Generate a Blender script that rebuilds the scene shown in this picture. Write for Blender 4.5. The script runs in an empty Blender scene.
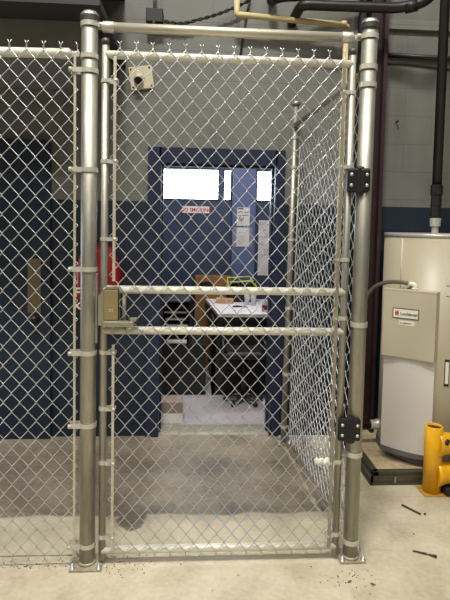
import bpy, math, random
from mathutils import Vector, Matrix
random.seed(7)
PI = math.pi
S = bpy.context.scene
COL = S.collection

# ------------------------------------------------------------ materials
def lin(c):
    return tuple((v/12.92 if v <= .04045 else ((v+.055)/1.055)**2.4) for v in c)
def rgb(r, g, b): return (*lin((r/255, g/255, b/255)), 1)

def mat(name, color, rough=.5, metal=0.0, noise=0.0, nscale=30, bump=0.0, bscale=200, emit=None, estr=0, spec=None, stretch=None):
    m = bpy.data.materials.new(name); m.use_nodes = True
    nt = m.node_tree; b = nt.nodes['Principled BSDF']
    b.inputs['Base Color'].default_value = color
    b.inputs['Roughness'].default_value = rough
    b.inputs['Metallic'].default_value = metal
    if spec is not None: b.inputs['Specular IOR Level'].default_value = spec
    if noise or bump:
        g = nt.nodes.new('ShaderNodeNewGeometry'); src = g.outputs['Position']
        if stretch:
            vm = nt.nodes.new('ShaderNodeVectorMath'); vm.operation = 'MULTIPLY'; vm.inputs[1].default_value = stretch
            nt.links.new(src, vm.inputs[0]); src = vm.outputs[0]
    if noise:
        n = nt.nodes.new('ShaderNodeTexNoise'); n.inputs['Scale'].default_value = nscale; n.inputs['Detail'].default_value = 6
        nt.links.new(src, n.inputs['Vector'])
        r = nt.nodes.new('ShaderNodeValToRGB')
        r.color_ramp.elements[0].position = .3; r.color_ramp.elements[1].position = .7
        r.color_ramp.elements[0].color = tuple(c*(1-noise) for c in color[:3])+(1,)
        r.color_ramp.elements[1].color = tuple(min(1, c*(1+noise*.6)) for c in color[:3])+(1,)
        nt.links.new(n.outputs['Fac'], r.inputs['Fac']); nt.links.new(r.outputs['Color'], b.inputs['Base Color'])
    if bump:
        n = nt.nodes.new('ShaderNodeTexNoise'); n.inputs['Scale'].default_value = bscale; n.inputs['Detail'].default_value = 4
        nt.links.new(src, n.inputs['Vector'])
        bp = nt.nodes.new('ShaderNodeBump'); bp.inputs['Strength'].default_value = bump; bp.inputs['Distance'].default_value = .002
        nt.links.new(n.outputs['Fac'], bp.inputs['Height']); nt.links.new(bp.outputs['Normal'], b.inputs['Normal'])
    if emit:
        b.inputs['Emission Color'].default_value = emit; b.inputs['Emission Strength'].default_value = estr
    return m

def wall_mat(name, upper, lower, split=1.70):
    m = bpy.data.materials.new(name); m.use_nodes = True
    nt = m.node_tree; b = nt.nodes['Principled BSDF']; N = nt.nodes.new; K = nt.links.new
    g = N('ShaderNodeNewGeometry'); sx = N('ShaderNodeSeparateXYZ'); K(g.outputs['Position'], sx.inputs[0])
    add = N('ShaderNodeMath'); add.operation = 'ADD'; K(sx.outputs['X'], add.inputs[0]); K(sx.outputs['Y'], add.inputs[1])
    z2 = N('ShaderNodeMath'); z2.operation = 'ADD'; K(sx.outputs['Z'], z2.inputs[0]); z2.inputs[1].default_value = .05
    cx = N('ShaderNodeCombineXYZ'); K(add.outputs[0], cx.inputs['X']); K(z2.outputs[0], cx.inputs['Y'])
    br = N('ShaderNodeTexBrick'); K(cx.outputs[0], br.inputs['Vector'])
    br.inputs['Scale'].default_value = 1; br.inputs['Brick Width'].default_value = .4; br.inputs['Row Height'].default_value = .2
    br.inputs['Mortar Size'].default_value = .0035; br.inputs['Mortar Smooth'].default_value = .6; br.inputs['Bias'].default_value = 0
    gt = N('ShaderNodeMath'); gt.operation = 'GREATER_THAN'; K(sx.outputs['Z'], gt.inputs[0]); gt.inputs[1].default_value = split
    mix = N('ShaderNodeMix'); mix.data_type = 'RGBA'; K(gt.outputs[0], mix.inputs[0])
    mix.inputs[6].default_value = lower; mix.inputs[7].default_value = upper
    no = N('ShaderNodeTexNoise'); no.inputs['Scale'].default_value = 3; no.inputs['Detail'].default_value = 6; K(g.outputs['Position'], no.inputs['Vector'])
    mr = N('ShaderNodeMapRange'); K(no.outputs['Fac'], mr.inputs[0]); mr.inputs[1].default_value = .3; mr.inputs[2].default_value = .7
    mr.inputs[3].default_value = .88; mr.inputs[4].default_value = 1.1
    mo = N('ShaderNodeMapRange'); K(br.outputs['Fac'], mo.inputs[0]); mo.inputs[3].default_value = 1; mo.inputs[4].default_value = .8
    mu = N('ShaderNodeMath'); mu.operation = 'MULTIPLY'; K(mr.outputs[0], mu.inputs[0]); K(mo.outputs[0], mu.inputs[1])
    vm = N('ShaderNodeVectorMath'); vm.operation = 'SCALE'; K(mix.outputs[2], vm.inputs[0]); K(mu.outputs[0], vm.inputs['Scale'])
    K(vm.outputs[0], b.inputs['Base Color']); b.inputs['Roughness'].default_value = .55
    n2 = N('ShaderNodeTexNoise'); n2.inputs['Scale'].default_value = 180; K(g.outputs['Position'], n2.inputs['Vector'])
    h = N('ShaderNodeMath'); h.operation = 'MULTIPLY_ADD'; K(br.outputs['Fac'], h.inputs[0]); h.inputs[1].default_value = -2.0; K(n2.outputs['Fac'], h.inputs[2])
    bp = N('ShaderNodeBump'); bp.inputs['Strength'].default_value = .35; bp.inputs['Distance'].default_value = .003
    K(h.outputs[0], bp.inputs['Height']); K(bp.outputs['Normal'], b.inputs['Normal'])
    return m

def floor_mat():
    # pale floor tone in front, darker floor tone inside the cage, ragged edge between
    m = bpy.data.materials.new('floor_concrete'); m.use_nodes = True
    nt = m.node_tree; b = nt.nodes['Principled BSDF']; N = nt.nodes.new; K = nt.links.new
    g = N('ShaderNodeNewGeometry'); sx = N('ShaderNodeSeparateXYZ'); K(g.outputs['Position'], sx.inputs[0])
    def noise(s, d=6, stretch=None):
        n = N('ShaderNodeTexNoise'); n.inputs['Scale'].default_value = s; n.inputs['Detail'].default_value = d
        if stretch:
            v = N('ShaderNodeVectorMath'); v.operation = 'MULTIPLY'; v.inputs[1].default_value = stretch
            K(g.outputs['Position'], v.inputs[0]); K(v.outputs[0], n.inputs['Vector'])
        else: K(g.outputs['Position'], n.inputs['Vector'])
        return n
    def mth(op, a, bb, c=None):
        q = N('ShaderNodeMath'); q.operation = op
        for i, v in enumerate((a, bb, c)):
            if v is None: continue
            if isinstance(v, (int, float)): q.inputs[i].default_value = v
            else: K(v, q.inputs[i])
        return q.outputs[0]
    def ramp(fac, stops):
        r = N('ShaderNodeValToRGB'); K(fac, r.inputs['Fac'])
        e = r.color_ramp.elements
        while len(e) < len(stops): e.new(.5)
        for q, (p, c) in zip(e, stops): q.position = p; q.color = c
        return r.outputs['Color']
    def mix(f, a, bb):
        q = N('ShaderNodeMix'); q.data_type = 'RGBA'
        K(f, q.inputs[0]); K(a, q.inputs[6]); K(bb, q.inputs[7]); return q.outputs[2]
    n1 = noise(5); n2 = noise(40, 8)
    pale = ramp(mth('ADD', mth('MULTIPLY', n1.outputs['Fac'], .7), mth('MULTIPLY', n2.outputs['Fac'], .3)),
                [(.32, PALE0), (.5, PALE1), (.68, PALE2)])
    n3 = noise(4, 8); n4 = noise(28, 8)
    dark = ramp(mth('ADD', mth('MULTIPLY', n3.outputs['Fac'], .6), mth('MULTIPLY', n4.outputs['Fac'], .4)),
                [(.35, DARK0), (.5, DARK1), (.68, DARK2)])
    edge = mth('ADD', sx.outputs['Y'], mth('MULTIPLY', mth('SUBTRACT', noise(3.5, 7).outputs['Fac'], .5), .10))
    # the dark patch dips towards the front at the left corner of the gate
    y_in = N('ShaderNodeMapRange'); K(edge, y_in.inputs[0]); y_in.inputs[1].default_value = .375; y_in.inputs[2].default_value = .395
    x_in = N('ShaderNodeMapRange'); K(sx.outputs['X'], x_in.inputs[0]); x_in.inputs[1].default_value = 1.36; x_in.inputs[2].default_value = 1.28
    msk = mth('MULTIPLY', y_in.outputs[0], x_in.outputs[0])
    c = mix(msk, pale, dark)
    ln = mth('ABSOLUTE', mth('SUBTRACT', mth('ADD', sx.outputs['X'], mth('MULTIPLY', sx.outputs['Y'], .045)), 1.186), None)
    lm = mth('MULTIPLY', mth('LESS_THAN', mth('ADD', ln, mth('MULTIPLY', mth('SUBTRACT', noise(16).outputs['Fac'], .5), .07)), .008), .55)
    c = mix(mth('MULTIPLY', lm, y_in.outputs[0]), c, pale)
    # round dark blot just inside the gate's left corner
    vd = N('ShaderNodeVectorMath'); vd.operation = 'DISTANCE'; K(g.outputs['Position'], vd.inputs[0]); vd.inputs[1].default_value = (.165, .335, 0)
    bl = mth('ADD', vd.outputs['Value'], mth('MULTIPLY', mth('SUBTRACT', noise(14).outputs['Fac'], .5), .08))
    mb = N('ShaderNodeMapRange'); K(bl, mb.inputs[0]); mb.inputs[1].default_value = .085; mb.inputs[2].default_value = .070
    c = mix(mb.outputs[0], c, ramp(n4.outputs['Fac'], [(.3, DARK0), (.7, DARK1)]))
    # fine dark specks and scuffs
    v = N('ShaderNodeTexVoronoi'); v.inputs['Scale'].default_value = 16; K(g.outputs['Position'], v.inputs['Vector'])
    sp = mth('LESS_THAN', v.outputs['Distance'], mth('MULTIPLY', mth('SUBTRACT', noise(2.2).outputs['Fac'], .50), .55))
    c = mix(mth('MULTIPLY', sp, .55), c, ramp(n4.outputs['Fac'], [(.3, DARK0), (.7, DARK0)]))
    st = mth('GREATER_THAN', noise(9, 10, (1, 3.2, 1)).outputs['Fac'], .66)
    c = mix(mth('MULTIPLY', st, .18), c, ramp(n4.outputs['Fac'], [(.3, DARK1), (.7, DARK1)]))
    K(c, b.inputs['Base Color'])
    ro = N('ShaderNodeMapRange'); K(n1.outputs['Fac'], ro.inputs[0]); ro.inputs[3].default_value = .38; ro.inputs[4].default_value = .6
    K(ro.outputs[0], b.inputs['Roughness'])
    bp = N('ShaderNodeBump'); bp.inputs['Strength'].default_value = .25; bp.inputs['Distance'].default_value = .004
    K(n2.outputs['Fac'], bp.inputs['Height']); K(bp.outputs['Normal'], b.inputs['Normal'])
    return m

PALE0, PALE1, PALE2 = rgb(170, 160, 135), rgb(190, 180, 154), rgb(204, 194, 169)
DARK0, DARK1, DARK2 = rgb(98, 88, 75), rgb(126, 115, 99), rgb(150, 138, 120)
M = dict(
    galv=mat('galvanized_steel', rgb(168, 165, 153), .48, .85, .18, 9, .05, 300, stretch=(6, 6, 1)),
    galv_dull=mat('weathered_galvanized_steel', rgb(158, 154, 138), .5, .5, .25, 14, .08, 260),
    rail=mat('bright_galvanized_rail', rgb(232, 228, 212), .45, .15, .12, 10, .05, 300, stretch=(1, 6, 6)),
    galv_rail=mat('overhead_rail_steel', rgb(206, 200, 180), .42, .5, .12, 10, .05, 300, stretch=(1, 6, 6)),
    dusty=mat('dusty_steel', rgb(170, 160, 136), .6, .3, .3, 25),
    leaf=mat('dry_leaf', rgb(120, 88, 52), .8),
    plate=mat('tarnished_plate', rgb(112, 100, 76), .5, .3),
    dirty_yellow=mat('dirty_yellow', rgb(178, 134, 50), .6, 0, .35, 25),
    wire=mat('galvanized_wire', rgb(208, 211, 213), .32, .8),
    band=mat('tension_band_steel', rgb(204, 200, 186), .42, .45),
    cap=mat('cap_metal', rgb(178, 176, 168), .42, .85, .2, 20),
    collar=mat('dark_cap_collar', rgb(84, 82, 76), .5, .7, .2, 20),
    black=mat('black_hinge_plastic', rgb(15, 15, 15), .5, 0, 0, 0, .1, 400),
    bolt=mat('bright_bolt', rgb(205, 205, 205), .3, .7),
    gold=mat('tan_keypad_face', rgb(152, 136, 94), .42, .35),
    lockbox=mat('lock_box_steel', rgb(176, 172, 150), .38, .75, .1, 20),
    darkgap=mat('dark_recess', rgb(22, 22, 20), .7),
    wall=wall_mat('painted_block_wall', rgb(106, 106, 99), rgb(17, 31, 47)),
    wall_far=wall_mat('blue_block_wall', rgb(56, 69, 98), rgb(56, 69, 98), 9),
    ceil=mat('ceiling_paint', rgb(170, 168, 160), .8, 0, .1, 2),
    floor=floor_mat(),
    floor_in=mat('polished_floor', rgb(166, 160, 166), .22, 0, .12, 4),
    blue=mat('dark_blue_paint', rgb(18, 33, 52), .42, 0, .12, 5, .05, 200),
    blue_frame=mat('blue_frame_paint', rgb(27, 37, 62), .4, 0, .1, 5),
    pier=mat('pier_blue', rgb(92, 106, 150), .45, 0, .08, 4),
    beam=mat('dark_grey_steel', rgb(54, 56, 58), .5, .2, .15, 3),
    grey=mat('grey_trim_paint', rgb(112, 111, 104), .55, 0, .1, 3),
    maroon=mat('maroon_primer', rgb(44, 26, 28), .5, 0, .25, 8),
    pipe=mat('black_iron_pipe', rgb(36, 33, 30), .42, .25, .3, 10),
    pvc=mat('yellowed_pipe', rgb(206, 188, 140), .45, 0, .15, 6),
    cable=mat('black_cable', rgb(28, 27, 25), .6),
    tank=mat('tank_enamel', rgb(172, 163, 138), .4, 0, .05, 3, .03, 60),
    tank_box=mat('control_box_enamel', rgb(190, 181, 156), .42, .1, .05, 3),
    panel=mat('access_panel_enamel', rgb(212, 206, 197), .4, 0, .05, 3),
    tank_rim=mat('tank_rim', rgb(176, 172, 164), .35, .3),
    tank_base=mat('tank_base', rgb(112, 106, 110), .45, .2, .2, 10),
    chrome=mat('bright_fitting', rgb(206, 202, 192), .32, .45),
    flex=mat('grey_flexible_conduit', rgb(98, 92, 82), .5, .2),
    white=mat('white_label', rgb(226, 222, 206), .5),
    paper=mat('paper', rgb(216, 214, 212), .7, 0, .04, 20),
    ink=mat('black_ink', rgb(30, 28, 26), .6),
    red=mat('red_ink', rgb(180, 22, 26), .6),
    redbag=mat('red_vinyl', rgb(150, 22, 38), .35, 0, .2, 12),
    curb=mat('curb_steel', rgb(84, 82, 68), .5, .3, .3, 12),
    conc=mat('sandy_concrete', rgb(200, 180, 142), .85, 0, .3, 18, .5, 120),
    yellow=mat('yellow_paint', rgb(232, 172, 24), .35, 0, .18, 9, .08, 90),
    smudge=mat('black_scuff', rgb(24, 22, 18), .6),
    stick=mat('dark_stick', rgb(70, 60, 46), .6),
    beige=mat('beige_plate', rgb(196, 186, 158), .5, 0, .08, 10),
    desk_white=mat('white_laminate', rgb(244, 243, 246), .3),
    desk_black=mat('black_laminate', rgb(20, 21, 24), .45),
    steel_black=mat('black_tray', rgb(30, 32, 36), .4),
    carton=mat('brown_cardboard', rgb(150, 108, 58), .7, 0, .12, 6),
    lime=mat('lime_plastic', rgb(200, 214, 44), .4),
    pink=mat('peach_box', rgb(196, 150, 116), .6),
    glass=mat('clear_plastic', rgb(190, 192, 198), .15, 0),
    pane=mat('daylit_pane', rgb(240, 242, 255), .2, 0, emit=rgb(225, 232, 255), estr=14),
    tape=mat('white_tape', rgb(228, 226, 214), .55, 0, .1, 60),
    dust=mat('dust_and_grit', rgb(84, 72, 54), .9),
)

# ------------------------------------------------------------ mesh builder
def base_of(vs):
    xs = [v[0] for v in vs]; ys = [v[1] for v in vs]; zs = [v[2] for v in vs]
    return Vector(((min(xs)+max(xs))/2, (min(ys)+max(ys))/2, min(zs)))
def world_loc(o):
    v = Vector((0, 0, 0))
    while o is not None: v += o.location; o = o.parent
    return v
class MB:
    def __init__(self): self.v = []; self.f = []; self.s = []; self.m = []; self.mi = 0
    def add(self, vs, fs, smooth=False):
        n = len(self.v); self.v += [tuple(v) for v in vs]
        for f in fs: self.f.append(tuple(i+n for i in f)); self.s.append(smooth); self.m.append(self.mi)
        return self
    def box(self, a, b, bev=0, fr=None):
        x0, y0, z0 = (min(a[i], b[i]) for i in range(3)); x1, y1, z1 = (max(a[i], b[i]) for i in range(3))
        if bev <= 0:
            vs = [(x, y, z) for x in (x0, x1) for y in (y0, y1) for z in (z0, z1)]
            fs = [(0, 1, 3, 2), (4, 6, 7, 5), (0, 4, 5, 1), (2, 3, 7, 6), (0, 2, 6, 4), (1, 5, 7, 3)]
        else:
            import bmesh
            bm = bmesh.new(); bmesh.ops.create_cube(bm, size=1)
            for v in bm.verts: v.co = Vector(((x0+x1)/2+v.co.x*(x1-x0), (y0+y1)/2+v.co.y*(y1-y0), (z0+z1)/2+v.co.z*(z1-z0)))
            bmesh.ops.bevel(bm, geom=bm.edges[:], offset=bev, segments=2, profile=.5, affect='EDGES')
            bm.verts.index_update(); vs = [tuple(v.co) for v in bm.verts]; fs = [tuple(v.index for v in f.verts) for f in bm.faces]; bm.free()
        if fr: vs = [fr(*v) for v in vs]
        return self.add(vs, fs)
    def tube(self, pts, r, n=12, caps=True, smooth=True):
        P = [Vector(p) for p in pts]; k = len(P)
        rs = r if isinstance(r, (list, tuple)) else [r]*k
        T = []
        for i in range(k):
            d = (P[min(i+1, k-1)]-P[max(i-1, 0)])
            T.append(d.normalized() if d.length > 1e-9 else Vector((0, 0, 1)))
        ref = Vector((0, 1, 0)) if abs(T[0].y) < .9 else Vector((1, 0, 0))
        u = (ref-T[0]*ref.dot(T[0])).normalized()
        vs = []
        for i in range(k):
            u = (u-T[i]*u.dot(T[i])).normalized(); w = T[i].cross(u)
            for j in range(n):
                a = 2*PI*j/n; vs.append(P[i]+(u*math.cos(a)+w*math.sin(a))*rs[i])
        fs = [(i*n+j, i*n+(j+1) % n, (i+1)*n+(j+1) % n, (i+1)*n+j) for i in range(k-1) for j in range(n)]
        self.add(vs, fs, smooth)
        if caps:
            self.add([], []); b = len(self.v)-len(vs)
            self.f.append(tuple(b+j for j in reversed(range(n)))); self.s.append(False); self.m.append(self.mi)
            self.f.append(tuple(b+(k-1)*n+j for j in range(n))); self.s.append(False); self.m.append(self.mi)
        return self
    def lathe(self, c, prof, n=32, axis='z', smooth=True):
        # prof: list of (radius, height) along axis from c
        vs = []
        for r, h in prof:
            for j in range(n):
                a = 2*PI*j/n; p, q = r*math.cos(a), r*math.sin(a)
                vs.append({'z': (c[0]+p, c[1]+q, c[2]+h), 'y': (c[0]+p, c[1]+h, c[2]+q), 'x': (c[0]+h, c[1]+p, c[2]+q)}[axis])
        k = len(prof)
        fs = [(i*n+j, i*n+(j+1) % n, (i+1)*n+(j+1) % n, (i+1)*n+j) for i in range(k-1) for j in range(n)]
        fs += [tuple(reversed(range(n))), tuple((k-1)*n+j for j in range(n))]
        return self.add(vs, fs, smooth)
    def ring(self, c, r0, r1, h, n=24, ax=None):
        # short band around a vertical (or leaning) tube
        prof = [(r0, -h/2), (r1, -h/2), (r1, h/2), (r0, h/2), (r0, -h/2)]
        vs = []
        for r, z in prof:
            for j in range(n):
                a = 2*PI*j/n; vs.append((c[0]+r*math.cos(a), c[1]+r*math.sin(a), c[2]+z))
        fs = [(i*n+j, i*n+(j+1) % n, (i+1)*n+(j+1) % n, (i+1)*n+j) for i in range(4) for j in range(n)]
        return self.add(vs, fs, False)
    def prism(self, pts, d):
        # pts: polygon corners in space, extruded by vector d
        n = len(pts); d = Vector(d); P = [Vector(p) for p in pts]
        vs = P+[p+d for p in P]
        fs = [tuple(reversed(range(n))), tuple(range(n, 2*n))]+[(i, (i+1) % n, n+(i+1) % n, n+i) for i in range(n)]
        return self.add(vs, fs)
    def sphere(self, c, r, n=12, sz=1.0):
        prof = []
        for i in range(n//2+1):
            a = -PI/2+PI*i/(n//2); prof.append((max(1e-4, r*math.cos(a)), r*sz*math.sin(a)))
        return self.lathe(c, prof, n)
    def text(self, s, size, org, xd=(1, 0, 0), yd=(0, 0, 1), depth=.001, align='LEFT'):
        cu = bpy.data.curves.new('t', 'FONT'); cu.body = s; cu.size = size; cu.align_x = align; cu.align_y = 'BOTTOM_BASELINE'; cu.extrude = depth/2
        cu.resolution_u = 2; cu.offset = size*.018
        o = bpy.data.objects.new('t', cu); COL.objects.link(o)
        dg = bpy.context.evaluated_depsgraph_get(); me = bpy.data.meshes.new_from_object(o.evaluated_get(dg))
        X, Y = Vector(xd).normalized(), Vector(yd).normalized(); Z = X.cross(Y); O = Vector(org)
        self.add([O+X*v.co.x+Y*v.co.y+Z*v.co.z for v in me.vertices], [tuple(p.vertices) for p in me.polygons])
        bpy.data.objects.remove(o); bpy.data.curves.remove(cu); bpy.data.meshes.remove(me)
        return self
    def build(self, name, mats, parent=None, label=None):
        if not isinstance(mats, (list, tuple)): mats = [mats]
        org = world_loc(parent) if parent else base_of(self.v)
        me = bpy.data.meshes.new(name)
        me.from_pydata([tuple(Vector(v)-org) for v in self.v], [], self.f)
        for m in mats: me.materials.append(m)
        me.polygons.foreach_set('use_smooth', self.s); me.polygons.foreach_set('material_index', self.m); me.update()
        import bmesh
        bm = bmesh.new(); bm.from_mesh(me); bmesh.ops.recalc_face_normals(bm, faces=bm.faces); bm.to_mesh(me); bm.free()
        o = bpy.data.objects.new(name, me); COL.objects.link(o)
        if parent: o.parent = parent
        else: o.location = org
        if label: o['label'] = label
        return o
def tag(o, label, cat, group=None, kind=None):
    o['label'] = label; o['category'] = cat
    if group: o['group'] = group
    if kind: o['kind'] = kind
    return o
def thing(name, label, cat, loc, group=None):
    o = bpy.data.objects.new(name, None); COL.objects.link(o); o.location = loc; o.empty_display_size = .05
    return tag(o, label, cat, group)
def struct(name, mb, m, parent=None):
    o = mb.build(name, m, parent)
    if not parent: o['kind'] = 'structure'
    return o
def lerp(a, b, t): return tuple(a[i]+(b[i]-a[i])*t for i in range(3))
def arc(c, r, a0, a1, ux, uy, n=8):
    c, ux, uy = Vector(c), Vector(ux), Vector(uy)
    return [tuple(c+ux*(r*math.cos(a0+(a1-a0)*i/n))+uy*(r*math.sin(a0+(a1-a0)*i/n))) for i in range(n+1)]

# ------------------------------------------------------------ camera
cam = bpy.data.cameras.new('camera'); co = bpy.data.objects.new('camera', cam); COL.objects.link(co)
p, yw, rl = .0618, .0651, .0196
fw = Vector((math.sin(yw)*math.cos(p), math.cos(yw)*math.cos(p), -math.sin(p)))
ri = Vector((math.cos(yw), -math.sin(yw), 0)); up = ri.cross(fw)
r2 = ri*math.cos(rl)+up*math.sin(rl); u2 = -ri*math.sin(rl)+up*math.cos(rl)
mx = Matrix.Identity(4)
for i in range(3): mx[i][0] = r2[i]; mx[i][1] = u2[i]; mx[i][2] = -fw[i]
mx.translation = Vector((.4525, -2.3039, 1.5505)); co.matrix_world = mx
cam.sensor_fit = 'VERTICAL'; cam.sensor_height = 36; cam.lens = 520/600*36
cam.shift_y = -(300-256.2)/600; cam.clip_start = .05
S.camera = co

# ------------------------------------------------------------ setting
WY = 1.42
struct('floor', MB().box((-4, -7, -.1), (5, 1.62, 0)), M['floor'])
struct('floor_office', MB().box((-1.2, 1.62, -.1), (3.2, 3.5, 0)), M['floor_in'])
w = MB()
DX0, DX1, DZ = .222, 1.055, 1.985
w.box((-4, WY, 0), (DX0, WY+.2, 7.0)); w.box((DX1, WY, 0), (5, WY+.2, 7.0)); w.box((DX0, WY, DZ), (DX1, WY+.2, 7.0))
struct('wall_back', w, M['wall'])
struct('wall_left', MB().box((-4.1, -7, 0), (-4, WY, 7.0)), M['wall'])
struct('wall_right', MB().box((5, -7, 0), (5.1, WY, 7.0)), M['wall'])
struct('wall_rear', MB().box((-4, -7.1, 0), (5, -7, 7.0)), M['wall'])
struct('ceiling', MB().box((-4, -7, 7.0), (5, 1.62, 7.1)), M['ceil'])
# the office beyond the doorway; its far wall carries openings for the windows
FY = 3.45
W1 = (-.10, .748); W1b = (.795, .885); W2 = (1.160, 1.365); WZ = (1.808, 2.150)
w = MB()
w.box((-1.2, FY, 0), (3.2, FY+.15, WZ[0])); w.box((-1.2, FY, WZ[1]), (3.2, FY+.15, 2.7))
xs = [-1.2, W1[0], W1[1], W1b[0], W1b[1], W2[0], W2[1], 3.2]
for i in range(0, 8, 2): w.box((xs[i], FY, WZ[0]), (xs[i+1], FY+.15, WZ[1]))
struct('wall_far', w, M['wall_far'])
struct('wall_office_left', MB().box((-1.3, 1.62, 0), (-1.2, 3.6, 2.7)), M['wall_far'])
struct('wall_office_right', MB().box((3.2, 1.62, 0), (3.3, 3.6, 2.7)), M['wall_far'])
struct('ceiling_office', MB().box((-1.3, 1.62, 2.7), (3.3, 3.6, 2.8)), M['ceil'])
for i, (a, b) in enumerate((W1, W1b, W2)):
    fr = MB(); t = .012
    fr.box((a, FY-.01, WZ[0]), (a+t, FY+.15, WZ[1])); fr.box((b-t, FY-.01, WZ[0]), (b, FY+.15, WZ[1]))
    fr.box((a, FY-.01, WZ[0]), (b, FY+.15, WZ[0]+t)); fr.box((a, FY-.01, WZ[1]-t), (b, FY+.15, WZ[1]))
    f = struct('window_%d' % (i+1), fr, M['blue_frame'])
    MB().box((a+t, FY+.05, WZ[0]+t), (b-t, FY+.06, WZ[1]-t)).build('window_pane', M['pane'], f)
struct('trim_1', MB().box((.897, FY-.07, 0), (1.148, FY, 2.7)), M['pier'])
# door frame round the opening, with a metal threshold
fr = MB(); d0 = WY-.025
fr.box((.14, d0, 0), (DX0+.012, WY+.215, 2.08)); fr.box((DX1-.012, d0, 0), (1.112, WY+.215, 2.08))
fr.box((DX0, d0, DZ-.012), (DX1, WY+.215, 2.08))
fr.box((DX0+.012, WY+.06, 0), (DX0+.026, WY+.10, DZ-.012)); fr.box((DX1-.026, WY+.06, 0), (DX1-.012, WY+.10, DZ-.012))
fr.box((DX0+.012, WY+.06, DZ-.026), (DX1-.012, WY+.10, DZ-.012))
struct('trim_2', fr, M['blue_frame'])
th = MB(); th.prism([(DX0+.012, WY+.01, 0), (DX0+.012, WY+.05, .007), (DX0+.012, WY+.17, .007), (DX0+.012, WY+.21, 0)], (DX1-DX0-.024, 0, 0))
struct('trim_3', th, M['galv_dull'])
# the blue door on the left with push plate and knob
dr = MB().box((-1.5, WY-.045, .006), (-.526, WY-.004, 2.10), .004)
d1 = struct('door_1', dr, M['blue'])
MB().box((-.678, WY-.052, .905), (-.588, WY-.045, 1.285), .002).build('push_plate', M['plate'], d1, 'tan metal push plate')
MB().lathe((-.624, WY-.045, .868), [(.030, 0), (.030, -.006), (.012, -.010), (.012, -.035), (.024, -.045), (.030, -.060), (.024, -.075), (.001, -.080)], 20, 'y').build('door_knob', M['pipe'], d1, 'round dark knob')
# steel header and lintel above that door
struct('trim_4', MB().box((-3.5, .60, 2.455), (-.10, WY, 2.62), .004), M['grey'])
b = MB(); b.box((-3.5, .38, 2.62), (-.02, WY, 2.66)); b.box((-3.5, .38, 2.66), (-.03, .41, 3.1)); b.box((-3.5, .41, 3.07), (-.03, WY, 3.1))
struct('trim_5', b, M['beam'])
# steel column and wall ledges to the right
c = MB(); c.box((1.67, 1.30, 0), (1.685, WY, 7.0)); c.box((1.765, 1.30, 0), (1.79, WY, 7.0)); c.box((1.685, 1.355, 0), (1.765, 1.365, 7.0))
struct('column', c, M['maroon'])
l = MB(); l.box((1.80, WY-.03, 2.985), (2.9, WY, 3.02), .003); l.box((1.80, WY-.03, 2.955), (2.9, WY-.026, 2.985))
struct('trim_6', l, M['grey'])

# ------------------------------------------------------------ chain link fabric
def chain_link(mb, fn, u0, ncol, vtop, nrow, w, h, r, front=1, tips=.042, e=None, par=0, seed=1):
    """vertical wires zigzag between columns half a diamond apart and hook round each other"""
    hw, hh = w/2, h/2; t = r*1.15
    rnd = random.Random(seed)
    for i in range(ncol):
        pts = []
        for k in range(nrow+1):
            # node row k (from the top): column parity decides which rows belong to a column
            v = vtop-k*hh
            right = ((k+i+par) % 2 == 1)
            s = 1 if right else -1
            u = u0+(i+1)*hw if right else u0+i*hw
            d_up = t*front*(1 if right else -1)       # strand above this node
            a, bq = hw*.12, hh*.155
            if k == 0:
                fork = .006*(-s) if i % 2 else .009*(-s)
                pts.append(fn(u+fork*1.1, v+tips, t)); pts.append(fn(u+fork*.15, v+tips*.62, t*.5)); pts.append(fn(u-s*.0015, v+tips*.25, t*s*.8))
            else: pts.append(fn(u-s*a, v+bq, d_up))
            pts.append(fn(u+s*r*1.1, v+hh*.05, d_up*.45)); pts.append(fn(u+s*r*1.1, v-hh*.05, -d_up*.45))
            if k < nrow: pts.append(fn(u-s*a, v-bq, -d_up))
            else:
                fork = .010*(-s)
                pts.append(fn(u-s*.0015, v-tips*.25, t*s*.8)); pts.append(fn(u+fork*.15, v-tips*.5, t*.5)); pts.append(fn(u+fork, v-tips*.75, t))
        mb.tube(pts, r, 5, True)
    return mb

def band(mb, cx, cy, z, r, reach, th=.003, h=.020, bolt_side=None):
    """a steel strap round a tube with its two ears reaching sideways to a tension bar"""
    mb.ring((cx, cy, z), r, r+th, h)
    if reach:
        sgn = 1 if reach > 0 else -1
        x0 = cx+sgn*(r*.75); x1 = cx+reach
        for yy in (-.0105, .0075): 
            mb.box((x0, cy+yy-r*.55*(1 if yy < 0 else -0.2), z-h/2), (x1, cy+yy-r*.55*(1 if yy < 0 else -0.2)+th, z+h/2))
        mb.tube([(x1-sgn*.008, cy-r*.55-.018, z), (x1-sgn*.008, cy+.014, z)], .0045, 8)
        mb.lathe((x1-sgn*.008, cy-r*.55-.0105, z), [(.008, 0), (.008, -.005), (.004, -.008)], 10, 'y')

WR = .00175
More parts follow.
